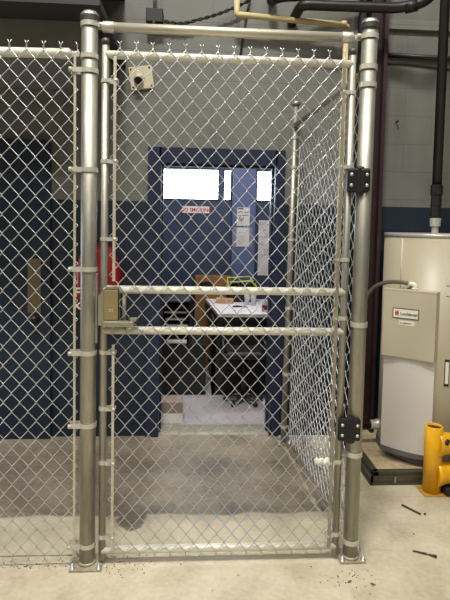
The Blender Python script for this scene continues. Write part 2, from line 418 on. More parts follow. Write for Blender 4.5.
# ------------------------------------------------------------ gate posts
def gate_post(lab, x, lean, ztop, group, front=.062, wd=.071):
    R_ = .0345
    t = thing('gate_post', lab, 'post', (x-lean/2, 0, 0), group)
    a, bq = (x-lean/2, 0, .008), (x+lean/2, 0, ztop)
    MB().tube([a, lerp(a, bq, .5), bq], R_, 32).build('post_tube', M['galv'], t)
    cp = MB().lathe((x+lean/2, 0, ztop-.03), [(R_+.001, 0), (R_+.004, .002), (R_+.004, .027), (R_+.001, .030), (R_-.006, .038), (R_-.018, .043), (.001, .045)], 32)
    k = cp.build('post_cap', M['cap'], t, 'domed metal cap')
    MB().ring((x+lean/2, 0, ztop-.022), R_+.0042, R_+.006, .022, 32).build('cap_collar', M['collar'], k, 'dark collar of the cap')
    bp_ = MB().box((x-wd, -front, 0), (x+wd-.002, .06, .010), .002)
    bp_.lathe((x-lean/2, 0, .010), [(R_+.008, 0), (R_+.002, .010)], 24)
    bp_.build('base_plate', M['dusty'], t)
    for sx in (-1, 1):
        for yy in (-front+.014, .042):
            m = MB().lathe((x+sx*(wd-.013), yy, .010), [(.014, 0), (.014, .002), (.009, .003), (.009, .010), (.005, .011), (.005, .022), (.001, .023)], 8)
            m.build('anchor_bolt', M['bolt'], t)
    return t
XR = 1.218
pl = gate_post('left steel gate post beside the lock box', .005, .004, 2.43, 'gate posts')
pr = gate_post('right steel gate post beside the black hinges', XR+.002, .006, 2.452, 'gate posts', .048, .062)
def px_at(x, z): return x+(.005+.004*(z/2.44-.5) if x < .5 else .002+.006*(z/2.44-.5))
MB().box((.036, -.014, 1.015), (.046, .014, 1.325), .002).build('strike_bar', M['galv'], pl, 'flat upright strike bar')
for z in (2.251,):
    m = MB(); band(m, px_at(0, z), 0, z, .0355, .0); m.build('brace_band', M['band'], pl)
for z in (2.252, 2.175, 1.107, .505, .088):
    m = MB(); m.ring((px_at(XR, z), 0, z), .0355, .0390, .022, 28); m.lathe((px_at(XR, z)+.01, .040, z), [(.006, 0), (.006, .02)], 8, 'y')
    m.build('brace_band', M['band'], pr)

# overhead rail between the posts
t = thing('overhead_rail', 'horizontal steel rail joining the tops of both gate posts', 'rail', (XR/2, 0, 2.36))
MB().tube([(.075, 0, 2.379), (XR-.085, 0, 2.379)], .0205, 24).build('rail_tube', M['galv_rail'], t)
for x, s, xp in ((.075, -1, px_at(0, 2.38)), (XR-.085, 1, px_at(XR, 2.38))):
    m = MB().lathe((x-s*.035, 0, 2.379), [(.0208, 0), (.0235, .001*s), (.0235, .046*s), (.012, .056*s), (.001, .056*s)], 24, 'x')
    m.box((x, -.005, 2.367), (x+s*.045, .005, 2.391), .002)
    c = m.build('rail_end_cup', M['band'], t)
    m = MB(); m.ring((xp, 0, 2.385), .0355, .0390, .022, 28); m.box((xp-s*.036, -.012, 2.375), (xp-s*.060, -.006, 2.395)); m.lathe((xp-s*.05, -.012, 2.385), [(.008, 0), (.008, -.006), (.003, -.008)], 8, 'y')
    m.build('rail_band', M['band'], t)

# ------------------------------------------------------------ left fence panel
t = thing('chain_link_fence', 'fixed chain link fence panel left of the gate post', 'fence', (-.55, 0, 0))
MB().tube([(-2.05, .0, 2.232), (-.085, .0, 2.262)], .0205, 20).build('top_rail', M['rail'], t)
m = MB().lathe((-.115, 0, 2.2615), [(.0208, 0), (.0235, .001), (.0235, .035), (.010, .050), (.001, .050)], 20, 'x')
m.box((-.075, -.004, 2.25), (-.036, .004, 2.273), .001); m.build('rail_end_cup', M['band'], t)
MB().box((-.0560, -.0240, .045), (-.0455, -.0190, 2.262), .001).build('tension_bar', M['galv_rail'], t)
for z in (2.19, 1.772, 1.342, .973, .648, .096):
    m = MB(); band(m, px_at(0, z), 0, z, .0355, -.082); m.build('tension_band', M['band'], t)
WL, HL = .0703, .0820
m = MB(); nc = 56
chain_link(m, lambda u, v, d: (u, -.0215-d, v), -.040-nc*WL/2, nc, 2.270, 54, WL, HL, WR, -1, par=0, tips=.034)
m.build('chain_link_mesh', M['wire'], t)
MB().tube([(-2.05+.15*i, -.014+.004*(i % 2), .048+.004*math.sin(i*1.7)) for i in range(14)]+[(-.06, -.014, .05)], .0028, 6).build('tension_wire', M['galv_dull'], t)

# ------------------------------------------------------------ the gate
XL, XG = .0715, 1.1475; GR = .0160; lean = .005
def gx(x, z): return x+lean*(z/2.33-.5)
g = thing('chain_link_gate', 'closed chain link swing gate with a lock box between the two posts', 'gate', (.606, 0, .02))
for x in (XL, XG):
    st = MB().tube([(gx(x, .02), 0, .02), (gx(x, 1.2), 0, 1.2), (gx(x, 2.318), 0, 2.318)], GR, 24).build('gate_upright', M['galv'], g)
    MB().lathe((gx(x, 2.318), 0, 2.306), [(GR+.001, 0), (GR+.003, .001), (GR+.003, .020), (GR-.004, .026), (.001, .028)], 20).build('upright_cap', M['collar'], st, 'dark cap of the upright')
for z, n in ((2.2645, 'top_rail'), (1.2535, 'middle_rail'), (1.0715, 'middle_rail'), (.063, 'bottom_rail')):
    MB().tube([(gx(XL, z), 0, z), (gx(XG, z), 0, z)], .0175, 22).build(n, M['rail'], g)
MB().box((.111, -.0245, 1.292), (.124, -.0195, 2.25), .001).build('tension_bar', M['galv_rail'], g)
MB().box((.111, -.0245, .07), (.123, -.0195, 1.012), .001).build('tension_bar', M['galv_rail'], g)
MB().box((1.101, -.0265, .07), (1.115, -.0205, 2.25), .001).build('tension_bar', M['galv_dull'], g)
for z in (2.153, 1.811, 1.475, .974, .72, .473, .128):
    m = MB(); band(m, gx(XL, z), 0, z, GR, .056, .0025, .016); m.build('tension_band', M['band'], g)
for z in (2.14, 1.815, 1.40, 1.134, .466, .12):
    m = MB(); band(m, gx(XG, z), 0, z, GR, -.048, .0025, .016); m.build('tension_band', M['band'], g)
WG, HG = .0695, .0842
m = MB(); nc = 29
chain_link(m, lambda u, v, d: (u+lean*(v/2.33-.5)*.6, -.0215-d, v), .1014, nc, 2.2895, 53, WG, HG, WR, -1, par=1, seed=3, tips=.026)
m.build('chain_link_mesh', M['wire'], g)
# lock box between the middle rails
lb = MB()
prof = [(.052, 1.098), (.140, 1.098), (.140, 1.268), (.085, 1.268), (.052, 1.225)]
lb.prism([(x, .022, z) for x, z in prof], (0, -.052, 0))
L = lb.build('lock_box', M['lockbox'], g)
MB().box((.0765, -.034, 1.122), (.143, -.031, 1.258), .001).build('face_recess', M['darkgap'], L)
m = MB().box((.0785, -.040, 1.124), (.1385, -.034, 1.255), .0015)
m.build('keypad_face', M['gold'], L, 'tan keypad face')
m = MB(); m.text('HR', .014, (.106, -.0405, 1.165), align='CENTER'); m.build('keypad_mark', M['white'], L) if False else None
m = MB()
for i in range(3):
    for j in range(2): m.box((.099+i*.007, -.0412, 1.160+j*.008), (.103+i*.007, -.040, 1.165+j*.008))
m.build('keypad_mark', M['beige'], L, 'small pale mark on the keypad face')
m = MB().box((.078, -.066, 1.098), (.208, -.030, 1.122), .003)
m.build('handle_bar', M['lockbox'], L, 'flat lever bar along the bottom of the box')
m = MB().tube([(.160, 0, 1.07), (.160, 0, 1.25)], .0095, 12); m.build('latch_tube', M['galv_dull'], g)
m = MB().box((.186, -.055, 1.122), (.220, -.020, 1.134), .001); m.box((.186, -.055, 1.105), (.192, -.020, 1.134)); m.build('latch_bracket', M['lockbox'], g)
m = MB().tube([(.155, -.02, 1.09), (.175, -.03, 1.085), (.190, -.045, 1.10)], .006, 8); m.sphere((.152, -.025, 1.088), .011, 10); m.build('latch_pin', M['galv_dull'], g)
# two black self closing hinges
for z in (1.755, .626):
    x0 = gx(XG, z)-.013; x1 = x0+.100
    m = MB().box((x0, -.040, z-.053), (x0+.060, -.008, z+.053), .009); m.box((x0+.040, -.044, z-.063), (x0+.075, -.006, z+.062), .010)
    h = m.build('hinge', M['black'], g, 'black hinge block')
    m = MB().box((x0+.055, -.048, z-.050), (x1, -.016, z+.054), .011); m.build('hinge_leaf', M['black'], h)
    for xx in (x0+.016, x1-.017):
        for dz in (-.023, .024):
            yy = -.040 if xx < x0+.05 else -.048
            MB().lathe((xx, yy, z+dz), [(.0078, .004), (.0078, -.001), (.005, -.004), (.001, -.005)], 12, 'y').build('hinge_bolt', M['bolt'], h)

# crumpled tape on the gate mesh
m = MB(); rr = random.Random(4)
N_, K_ = 14, 8
vs = []
for i in range(N_):
    for j in range(K_):
        a = 2*PI*j/K_; r = .013+.006*rr.random()
        vs.append((1.030+.066*i/(N_-1)+rr.uniform(-.002, .002), -.030+math.cos(a)*r*.6, .478+math.sin(a)*r+.003*math.sin(i*1.3)))
fs = [(i*K_+j, i*K_+(j+1) % K_, (i+1)*K_+(j+1) % K_, (i+1)*K_+j) for i in range(N_-1) for j in range(K_)]+[tuple(range(K_)), tuple((N_-1)*K_+j for j in range(K_))]
m.add(vs, fs)
tag(m.build('crumpled_tape', M['tape']), 'white crumpled strip of tape wrapped on the gate mesh near the lower hinge', 'tape')

# ------------------------------------------------------------ side fence going back to the wall
FX, FYY = 1.141, 1.28; slean = .024
t = thing('side_fence_post', 'thin steel fence post standing against the back wall right of the doorway', 'post', (FX-slean/2, FYY, 0))
sp = lambda z: FX+slean*(z/2.4-.5)
MB().tube([(sp(.008), FYY, .008), (sp(1.2), FYY, 1.2), (sp(2.39), FYY, 2.39)], .0205, 24).build('post_tube', M['galv'], t)
c = MB().lathe((sp(2.39), FYY, 2.372), [(.021, 0), (.031, .001), (.031, .018), (.024, .026), (.012, .033), (.001, .035)], 24).build('post_cap', M['cap'], t)
m = MB().box((FX-.065, FYY-.06, 0), (FX+.045, FYY+.05, .012), .002); m.build('base_plate', M['galv_dull'], t)
for dx in (-.05, .022): MB().lathe((FX+dx, FYY-.045, .012), [(.012, 0), (.012, .008), (.005, .009), (.005, .022)], 8).build('anchor_bolt', M['bolt'], t)
t = thing('side_fence', 'chain link side panel running back from the right gate post to the wall', 'fence', (1.19, .65, 0))
A = Vector((XR-.005, .0, 0)); B = Vector((FX, FYY, 0)); D = (B-A).normalized(); Nn = Vector((D.y, -D.x, 0)); LEN = (B-A).length
def sf(u, v, d):
    q = A+D*u+Nn*(.026+d); return (q.x+slean*(v/2.4-.5)*u/LEN, q.y, v)
P0 = A+D*.06; P1 = A+D*(LEN-.022)
MB().tube([(P0.x, P0.y, 2.236), (P1.x+.010, P1.y, 2.236)], .0175, 18).build('top_rail', M['galv_dull'], t)
MB().tube([(P0.x, P0.y, .055), (P1.x-.010, P1.y, .055)], .003, 8).build('tension_wire', M['galv_dull'], t)
m = MB(); q0 = sf(.05, 0, 0); m.box((q0[0]-.004, q0[1]-.004, .05), (q0[0]+.004, q0[1]+.004, 2.25)); m.build('tension_bar', M['galv'], t)
q0 = sf(LEN-.05, 0, 0); MB().tube([(sf(LEN-.05, .05, 0)), (sf(LEN-.05, 2.25, 0))], .005, 6).build('tension_bar', M['galv'], t)
for z in (2.15, 1.95, 1.45, .97, .50, .12):
    m = MB(); cx = sp(z); m.ring((cx, FYY, z), .0205, .0240, .018, 20)
    q = sf(LEN-.05, z, 0); m.box((cx+.024, FYY-.055, z-.008), (cx+.030, FYY, z+.008)); m.build('tension_band', M['band'], t)
m = MB(); WS, HS = .0703, .0856
chain_link(m, sf, .05, 34, 2.236, 51, WS, HS, WR, 1, par=1, seed=5, tips=.035)
m.build('chain_link_mesh', M['wire'], t)

# ------------------------------------------------------------ pipes and boxes on the back wall
def tidy_pipe(mb, pts, r, bend=.05, n=16):
    """polyline pipe with rounded corners"""
    out = [Vector(pts[0])]
    for i in range(1, len(pts)-1):
        a, b, c = Vector(pts[i-1]), Vector(pts[i]), Vector(pts[i+1])
        d1, d2 = (a-b).normalized(), (c-b).normalized()
        for k in range(7):
            s = k/6; p0, p1 = b+d1*bend, b+d2*bend
            out.append(p0*(1-s)**2+b*2*s*(1-s)+p1*s*s)
    out.append(Vector(pts[-1]))
    return mb.tube(out, r, n)
t = thing('black_iron_pipe', 'thick black iron pipe crossing overhead and dropping onto the water heater', 'pipe', (2.066, 1.06, 1.53))
m = MB(); tidy_pipe(m, [(1.13, WY-.02, 2.965), (1.155, 1.20, 3.01), (1.78, 1.14, 2.992), (1.93, 1.09, 3.01), (2.066, 1.06, 3.13)], .034, .05); m.build('pipe_run', M['pipe'], t)
MB().tube([(2.066, 1.06, 1.66), (2.066, 1.06, 7.0)], .031, 20).build('riser', M['pipe'], t)
m = MB(); m.lathe((2.066, 1.06, 1.62), [(.026, 0), (.034, .002), (.034, .078), (.038, .080), (.038, .088), (.034, .090), (.034, .150), (.040, .152), (.040, .215), (.033, .217)], 20, 'z', False)
m.build('pipe_union', M['pipe'], t)
for pts in ([(1.83, 1.125, 2.99), (1.90, 1.098, 3.0)],):
    MB().tube(pts, .037, 16).build('elbow_collar', M['pipe'], t)
m = MB(); m.lathe((2.066, 1.06, 1.515), [(.022, 0), (.022, .045), (.034, .05), (.034, .075), (.036, .078), (.036, .10), (.024, .105)], 10, 'z', False); m.build('bright_nipple', M['chrome'], t, 'bright metal fitting at the heater top')
m = MB(); tidy_pipe(m, [(.99, WY, 3.13), (.97, 1.25, 3.05), (1.02, 1.22, 3.06), (1.6, 1.30, 3.15)], .03, .04); m.sphere((.965, 1.25, 3.05), .036, 12)
tag(m.build('upper_black_pipe', M['pipe']), 'second black pipe with an elbow at the top edge above the yellowed pipe', 'pipe')
t = thing('yellowed_pipe', 'yellowed plastic pipe along the wall bending down behind the right gate post', 'pipe', (1.49, 1.36, 0))
m = MB(); tidy_pipe(m, [(.735, 1.30, 3.06), (.735, 1.30, 2.968), (1.49, 1.30, 2.930)], .020, .012)
m.build('horizontal_run', M['pvc'], t)
MB().tube([(1.478, 1.30, .002), (1.492, 1.30, 2.93)], .0185, 14).build('downpipe', M['pvc'], t)
m = MB().lathe((1.474, 1.30, 2.922), [(.023, 0), (.023, .03), (.001, .031)], 14); m.build('elbow_fitting', M['pvc'], t)
m = MB(); tidy_pipe(m, [(1.632, 1.375, 0.0), (1.632, 1.375, 7.0)], .030, .05) if False else m.tube([(1.632, 1.375, .078), (1.632, 1.375, 7.0)], .031, 16)
tag(m.build('vertical_conduit', M['cable']), 'black vertical conduit beside the maroon column', 'conduit')
m = MB(); m.tube([(1.80, WY-.02, 2.775), (2.3, WY-.02, 2.765), (2.9, WY-.02, 2.77)], .017, 10)
tag(m.build('wall_conduit', M['pipe']), 'dark horizontal conduit on the grey wall behind the black riser pipe', 'conduit')
m = MB(); m.tube([(1.80, WY-.008, 2.715), (1.95, WY-.008, 2.722), (2.1, WY-.008, 2.712), (2.35, WY-.008, 2.690), (2.9, WY-.008, 2.68)], .006, 8)
tag(m.build('wall_cable', M['cable']), 'thin black cable strung under the wall conduit at right', 'cable')
m = MB(); m.tube([(1.914, WY, 2.306), (1.914, WY-.03, 2.31)], .006, 8); m.sphere((1.914, WY-.03, 2.31), .009, 8)
tag(m.build('wall_hook', M['pipe']), 'small dark hook on the grey wall above the water heater', 'hook')
# black control box with a braided cable
t = thing('wall_junction_box', 'small black box on the wall above the left of the overhead rail', 'box', (.178, 1.38, 2.89))
MB().box((.122, 1.32, 2.905), (.236, WY, 2.995), .004).build('box_body', M['cable'], t)
m = MB().tube([(.178, 1.37, 2.99), (.178, 1.37, 3.5)], .012, 10); m.tube([(.175, 1.33, 2.895), (.175, 1.33, 2.925)], .010, 10); m.build('conduit_stub', M['galv_dull'], t)
m = MB(); pts = [(.236+.60*i/16, 1.36, 2.925-.012*math.sin(PI*min(1, i/6))+.17*max(0, (i-3)/13)**1.6) for i in range(17)]
for ph in (0, PI):
    q = []
    for i in range(65):
        s = i/64*16; k = min(15, int(s)); b = lerp(pts[k], pts[k+1], s-k)
        q.append((b[0], b[1]+.007*math.cos(s*2.6+ph), b[2]+.007*math.sin(s*2.6+ph)))
    m.tube(q, .006, 6)
tag(m.build('braided_cable', M['cable']), 'twisted black cable rising right from the small black wall box', 'cable')
m = MB(); m.tube([(.835, 1.40, 3.12), (.82, 1.405, 3.05), (.79, 1.405, 2.86), (.772, 1.405, 2.70)], .007, 8)
tag(m.build('hanging_cable', M['cable']), 'thin black cable hanging straight down the wall below the pipe elbow', 'cable')
# square sensor plate
t = thing('wall_sensor_plate', 'tilted square beige plate with a short round spout on the back wall', 'wall plate', (.09, 1.41, 2.45))
a = math.radians(8); cxp, czp = .088, 2.552
def rot(x, y, z): return (cxp+x*math.cos(a)-z*math.sin(a), y, czp+x*math.sin(a)+z*math.cos(a))
MB().box((-.080, WY-.022, -.078), (.080, WY, .078), .003, rot).build('plate', M['beige'], t)
for sx in (-1, 1):
    for sz in (-1, 1):
        q = rot(sx*.064, 0, sz*.062); MB().lathe((q[0], WY-.022, q[2]), [(.007, 0), (.007, -.003), (.001, -.004)], 8, 'y').build('screw', M['collar'], t)
q0 = Vector((.075, WY-.02, 2.572)); q1 = Vector((.074, WY-.080, 2.515))
sn = MB().tube([q0, q0.lerp(q1, .5), q1], [.030, .032, .032], 20).build('spout', M['beige'], t)
dn = (q1-q0).normalized(); MB().tube([q1+dn*.0005, q1+dn*.002], .027, 18).build('spout_mouth', M['darkgap'], sn, 'black round mouth')

# red cover hung on the wall behind the left post
t = thing('red_vinyl_cover', 'red vinyl cover with white letters hung on the wall behind the left gate post', 'cover', (-.18, 1.36, .85))
m = MB(); rows = 22; nn = 28; vs = []
for i in range(rows):
    s = i/(rows-1); z = .845+.535*s
    hwid = .160*(math.sin(PI*min(1, (s*.86+.07)))**.45); 
    lft = -.185-hwid*(1.0 if s > .15 else .93); rgt = -.185+hwid*(.55+.45*min(1, s/.5))
    dep = .075*math.sin(PI*(s*.9+.05))**.5
    for j in range(nn):
        an = 2*PI*j/nn; cxx = (lft+rgt)/2; hx = (rgt-lft)/2
        wr = 1+.05*math.sin(6*an+9*s)+.03*math.sin(13*s+3*an)
        vs.append((cxx+hx*math.cos(an)*wr, 1.335+dep*math.sin(an)*wr, z))
fs = [(i*nn+j, i*nn+(j+1) % nn, (i+1)*nn+(j+1) % nn, (i+1)*nn+j) for i in range(rows-1) for j in range(nn)]+[tuple(range(nn)), tuple((rows-1)*nn+j for j in range(nn))]
m.add(vs, fs, True); m.build('cover_body', M['redbag'], t)
for ch_, sz_, px_, pz_ in (('F', .085, -.335, 1.04), ('X', .060, -.338, .955)):
    MB().text(ch_, sz_, (px_, 1.262, pz_), depth=.02).build('white_letter', M['white'], t, 'white letter ' + ch_)
m = MB(); m.tube([(-.19, 1.33, 1.375), (-.19, 1.40, 1.40), (-.19, WY, 1.40)], .006, 8); m.build('hanging_strap', M['redbag'], t)
# ------------------------------------------------------------ water heater on its curb
t = thing('equipment_curb', 'low square concrete pad with a dark steel rim under the water heater', 'pad', (2.1, 1.04, 0))
CX0, CX1, CY0 = 1.556, 2.75, .672
MB().box((CX0+.05, CY0+.05, 0), (CX1-.05, WY-.01, .062)).build('pad_concrete', M['conc'], t)
m = MB(); m.box((CX0, CY0, 0), (CX1, CY0+.012, .05)); m.box((CX0, CY0, 0), (CX0+.012, WY-.005, .05))
m.box((CX0+.014, CY0+.014, .02), (CX1, CY0+.052, .075), .004); m.box((CX0+.014, CY0+.014, .02), (CX0+.052, WY-.005, .075), .004)
m.box((CX0-.008, CY0-.008, 0), (CX1, CY0, .012)); m.box((CX0-.008, CY0-.008, 0), (CX0, WY-.005, .012))
m.build('curb_rim', M['curb'], t)
for x in (1.70,): MB().box((x-.006, CY0-.006, .004), (x+.006, CY0, .05)).build('curb_clip', M['galv_dull'], t)

HC = Vector((2.082, 1.062, 0)); HR = .332; Z0 = .062; ZT = 1.515
an = math.radians(38); nf = Vector((-math.sin(an), -math.cos(an), 0)); tf = Vector((math.cos(an), -math.sin(an), 0))
def hl(aa, bb, z): q = HC+tf*aa+nf*bb; return (q.x, q.y, z)
t = thing('water_heater', 'tall beige cylindrical water heater with a control box on its pad', 'water heater', (HC.x, HC.y, Z0))
MB().lathe((HC.x, HC.y, Z0), [(HR-.004, .045), (HR, .05), (HR, ZT-Z0-.022)], 72).build('tank_jacket', M['tank'], t)
MB().lathe((HC.x, HC.y, ZT-.024), [(HR+.001, 0), (HR+.004, .002), (HR+.004, .019), (HR-.004, .024), (.001, .028)], 72).build('top_rim', M['tank_rim'], t, 'grey rim of the tank top')
MB().lathe((HC.x, HC.y, Z0), [(HR+.003, 0), (HR+.006, .004), (HR+.006, .040), (HR-.004, .046)], 72).build('base_ring', M['tank_base'], t, 'darker ring at the bottom')
# vertical jacket seam
q = HC+nf*(HR+.001)+tf*.0; m = MB(); th_ = an+math.radians(25)
qs = HC+Vector((-math.sin(th_), -math.cos(th_), 0))*(HR+.0005); m.tube([(qs.x, qs.y, 1.15), (qs.x, qs.y, ZT-.035)], .0035, 6); m.build('jacket_seam', M['panel'], t, 'pale vertical seam')
# control box
hw = .160; BF = .40; off = -.058
m = MB().box((off-hw, .20, .742), (off+hw, BF, 1.165), .004, hl); cb = m.build('control_box', M['tank_box'], t)
m = MB().box((off-hw-.001, .20, 1.158), (off+hw+.001, BF+.0015, 1.167), .001, hl); m.build('box_lid', M['tank_box'], cb)
# curved access panel below
m = MB(); K_ = 16; vs = []
for i in range(K_+1):
    aa = off-hw+.006+(2*hw-.010)*i/K_; bulge = .022*(1-((i/K_-.5)*2)**2)
    for (z, bb) in ((.150, BF-.040+bulge), (.750, BF-.040+bulge), (.750, .22), (.150, .22)): vs.append(hl(aa, bb, z))
fs = [(i*4+j, i*4+(j+1) % 4, (i+1)*4+(j+1) % 4, (i+1)*4+j) for i in range(K_) for j in range(4)]+[(0, 1, 2, 3), tuple(K_*4+j for j in range(4))]
m.add(vs, fs); m.build('access_panel', M['panel'], t, 'pale lower access panel')
m = MB(); vs = []
for i in range(K_+1):
    aa = off-hw+.006+(2*hw-.010)*i/K_; bulge = .022*(1-((i/K_-.5)*2)**2)
    for (z, bb) in ((.118, BF-.036+bulge), (.150, BF-.036+bulge), (.150, .22), (.118, .22)): vs.append(hl(aa, bb, z))
m.add(vs, fs); m.build('panel_skirt', M['tank_base'], t, 'grey skirt under the access panel')
# name plate on the control box: red emblem and lettering
NB = BF+.0005
def plate(mb, a0, a1, z0, z1, b0, b1): return mb.box((a0, b0, z0), (a1, b1, z1), 0, hl)
n0, n1 = -.150, .000; nz0, nz1 = .994, 1.048
npl = plate(MB(), n0, n1, nz0, nz1, BF, BF+.003).build('name_plate', M['white'], cb, 'white name plate with a red emblem')
m = MB(); e_ = .0045
plate(m, n0-e_, n1+e_, nz1, nz1+e_, BF, BF+.004); plate(m, n0-e_, n1+e_, nz0-e_, nz0, BF, BF+.004)
plate(m, n0-e_, n0, nz0, nz1, BF, BF+.004); plate(m, n1, n1+e_, nz0, nz1, BF, BF+.004); m.build('plate_border', M['curb'], npl) if False else None
def htext(s, size, aa, z, m_, nm, par, bb=BF+.0036, al='LEFT'):
    q = MB(); q.text(s, size, hl(aa, bb, z), tuple(tf), (0, 0, 1), .001, al); return q
m2 = htext('Lochinvar', .0265, n0+.043, nz0+.016, None, None, None)
m2.mi = 1
for k in range(3):   # red emblem: three slanted strokes
    x0 = n0+.010+k*.009
    m2.prism([hl(x0, BF+.003, nz0+.012), hl(x0+.006, BF+.003, nz0+.012), hl(x0+.010-(k == 2)*.006, BF+.003, nz0+.042), hl(x0+.004-(k == 2)*.006, BF+.003, nz0+.042)], tuple(nf*.001))
m2.prism([hl(n0+.012, BF+.003, nz0+.024), hl(n0+.034, BF+.003, nz0+.024), hl(n0+.034, BF+.003, nz0+.030), hl(n0+.012, BF+.003, nz0+.030)], tuple(nf*.001))
m2.mi = 2; m2.v, m2.f, m2.s, m2.m = m2.v+m.v, m2.f+[tuple(i+len(m2.v) for i in f) for f in m.f], m2.s+m.s, m2.m+[2]*len(m.f)
m2.build('plate_lettering', [M['ink'], M['red'], M['curb']], cb) if False else None
lt = MB(); lt.v, lt.f, lt.s, lt.m = m2.v, m2.f, m2.s, m2.m
lt.build('plate_lettering', [M['ink'], M['red'], M['curb']], cb, 'dark lettering, red emblem and dark border')
plate(MB(), -.115, -.020, .948, .976, BF, BF+.002).build('model_sticker', M['white'], cb, 'small white sticker')
htext('41-200912-P', .0135, -.109, .957, None, None, None, BF+.0026).build('sticker_lettering', M['ink'], cb)
# tiny labels on the jacket at the right
def jl(deg, z0, z1, wdeg, m_, nm, r=HR+.001, par=None):
    q = MB(); vs = []; k = 6
    for i in range(k+1):
        th2 = math.radians(deg+wdeg*(i/k-.5)); d = Vector((-math.sin(th2), -math.cos(th2), 0))
        for (z, rr_) in ((z0, r+.002), (z1, r+.002), (z1, r-.002), (z0, r-.002)): w_ = HC+d*rr_; vs.append((w_.x, w_.y, z))
    q.add(vs, [(i*4+j, i*4+(j+1) % 4, (i+1)*4+(j+1) % 4, (i+1)*4+j) for i in range(k) for j in range(4)]+[(0, 1, 2, 3), tuple(k*4+j for j in range(4))])
    return q.build(nm, m_, par or t)
jl(12, 1.205, 1.245, 5, M['panel'], 'jacket_sticker'); jl(12, 1.14, 1.18, 5, M['panel'], 'jacket_sticker')
s_ = jl(10, .585, .75, 5, M['ink'], 'warning_sticker'); jl(10, .60, .735, 3.4, M['white'], 'sticker_face', HR+.0025, s_)
MB().lathe(tuple(HC+Vector((-math.sin(.15), -math.cos(.15), 0))*(HR+.004)+Vector((0, 0, 1.395))), [(.018, .01), (.018, -.002), (.001, -.003)], 14, 'y').build('jacket_plug', M['cable'], t, 'black round plug')
# drain at the left
dy = 1.10
m = MB().lathe((1.752, dy, .205), [(.020, .01), (.036, .009), (.036, -.02), (.030, -.025), (.030, -.06)], 16, 'x'); m.build('drain_fitting', M['chrome'], t, 'bright drain fitting')
m = MB().tube([(1.702, dy, .205), (1.50, dy, .205)], .026, 16); m.tube([(1.50, dy, .205), (1.495, dy, .10), (1.495, dy, .064)], .026, 16)
tag(m.build('drain_pipe', M['pipe']), 'short dark drain pipe leaving the left foot of the water heater', 'pipe')
# flexible conduit arcing into the box top
t2 = thing('flexible_conduit', 'grey flexible conduit arching from behind the gate post to the control box', 'conduit', (1.66, .90, .6))
e0 = Vector(hl(off+.018, .345, 1.168))
pts = []
ctrl = [Vector((1.58, 1.16, .55)), Vector((1.585, 1.10, .95)), Vector((1.635, 1.02, 1.135)), Vector((1.70, .94, 1.196)), Vector(e0)+Vector((-.07, .04, .040)), Vector(e0)+Vector((-.028, .018, .034))]
for i in range(len(ctrl)-1):
    p0, p1, p2, p3 = ctrl[max(0, i-1)], ctrl[i], ctrl[i+1], ctrl[min(len(ctrl)-1, i+2)]
    for k in range(14):
        s = k/14; pts.append(.5*((2*p1)+(-p0+p2)*s+(2*p0-5*p1+4*p2-p3)*s*s+(-p0+3*p1-3*p2+p3)*s**3))
pts.append(ctrl[-1])
MB().tube(pts, [.0120+(.0012 if i % 2 else 0) for i in range(len(pts))], 12).build('conduit_hose', M['flex'], t2)
m = MB(); tidy_pipe(m, [Vector(e0)+Vector((-.034, .022, .034)), Vector(e0)+Vector((0, 0, .034)), Vector(e0)+Vector((0, 0, .001))], .014, .018, 14); m.lathe(tuple(Vector(e0)+Vector((0, 0, .001))), [(.021, 0), (.021, .008)], 10)
m.build('conduit_elbow', M['white'], t2, 'pale elbow fitting')

# ------------------------------------------------------------ yellow guard
BX, BY = 1.888, .588; BR = .051
t = thing('bollard_guard', 'yellow steel pipe guard with two side arms in front of the water heater', 'bollard', (BX, BY, 0))
m = MB().lathe((BX, BY, .008), [(BR, 0), (BR, .385), (BR-.006, .390), (BR-.008, .385), (BR-.008, .37)], 32); m.build('guard_post', M['yellow'], t)
MB().lathe((BX, BY, .372), [(BR-.007, 0), (BR-.007, .012)], 24).build('post_plug', M['smudge'], t, 'black cap in the post top')
MB().box((BX-.070, BY-.066, 0), (BX+.075, BY+.06, .006), .002).build('base_plate', M['dirty_yellow'], t)
for z in (.292, .112):
    m = MB(); m.tube([(BX+.015, BY, z), (BX+.04, BY-.001, z), (BX+.065, BY-.002, z), (BX+.09, BY-.003, z), (BX+.95, BY-.03, z)], [.080, .072, .064, .060, .058], 28); m.build('guard_arm', M['yellow'], t)
m = MB()
for (x, z, r) in ((BX+.046, .318, .015), (BX+.056, .330, .011), (BX+.038, .306, .008)):
    m.sphere((x, BY-.061, z), r, 10)
m.build('scuff_mark', M['smudge'], t, 'black scuff on the upper arm')
MB().box((BX+.05, BY-.075, .0085), (BX+.16, BY+.02, .05), .012).build('grime_lump', M['smudge'], t, 'black grime at the foot')

# ------------------------------------------------------------ litter on the floor
def tagm(mb, name, m_, lab, cat, grp=None): return tag(mb.build(name, m_), lab, cat, grp)
tagm(MB().tube([(1.648, .437, .006), (1.68, .388, .006), (1.712, .342, .006)], .0055, 8), 'thin_stick', M['stick'], 'thin dark stick lying on the floor in front of the curb', 'stick')
t = thing('small_brush', 'small dark brush with a ragged tip lying on the floor at lower right', 'brush', (1.58, .01, 0))
MB().tube([(1.535, .033, .005), (1.59, .006, .006)], [.0035, .005], 8).build('handle', M['stick'], t)
m = MB(); rr = random.Random(2)
for k in range(14): m.tube([(1.588, .007, .006), (1.625+rr.uniform(-.004, .006), -.018+rr.uniform(-.009, .009), .004+rr.uniform(0, .008))], .0017, 5)
m.build('bristles', M['stick'], t)
pb = [(1.708, .345+.02, 'round black pebble beside the tip of the thin stick'), (1.60, .19, 'small dark crumb on the floor between stick and brush')]
for (x, y, lab), r in zip(pb, (.007, .004)):
    x = x+.03 if r > .005 else x; tagm(MB().sphere((x, y-.02, r*.7), r, 8, .7), 'pebble', M['smudge'], lab, 'pebble')
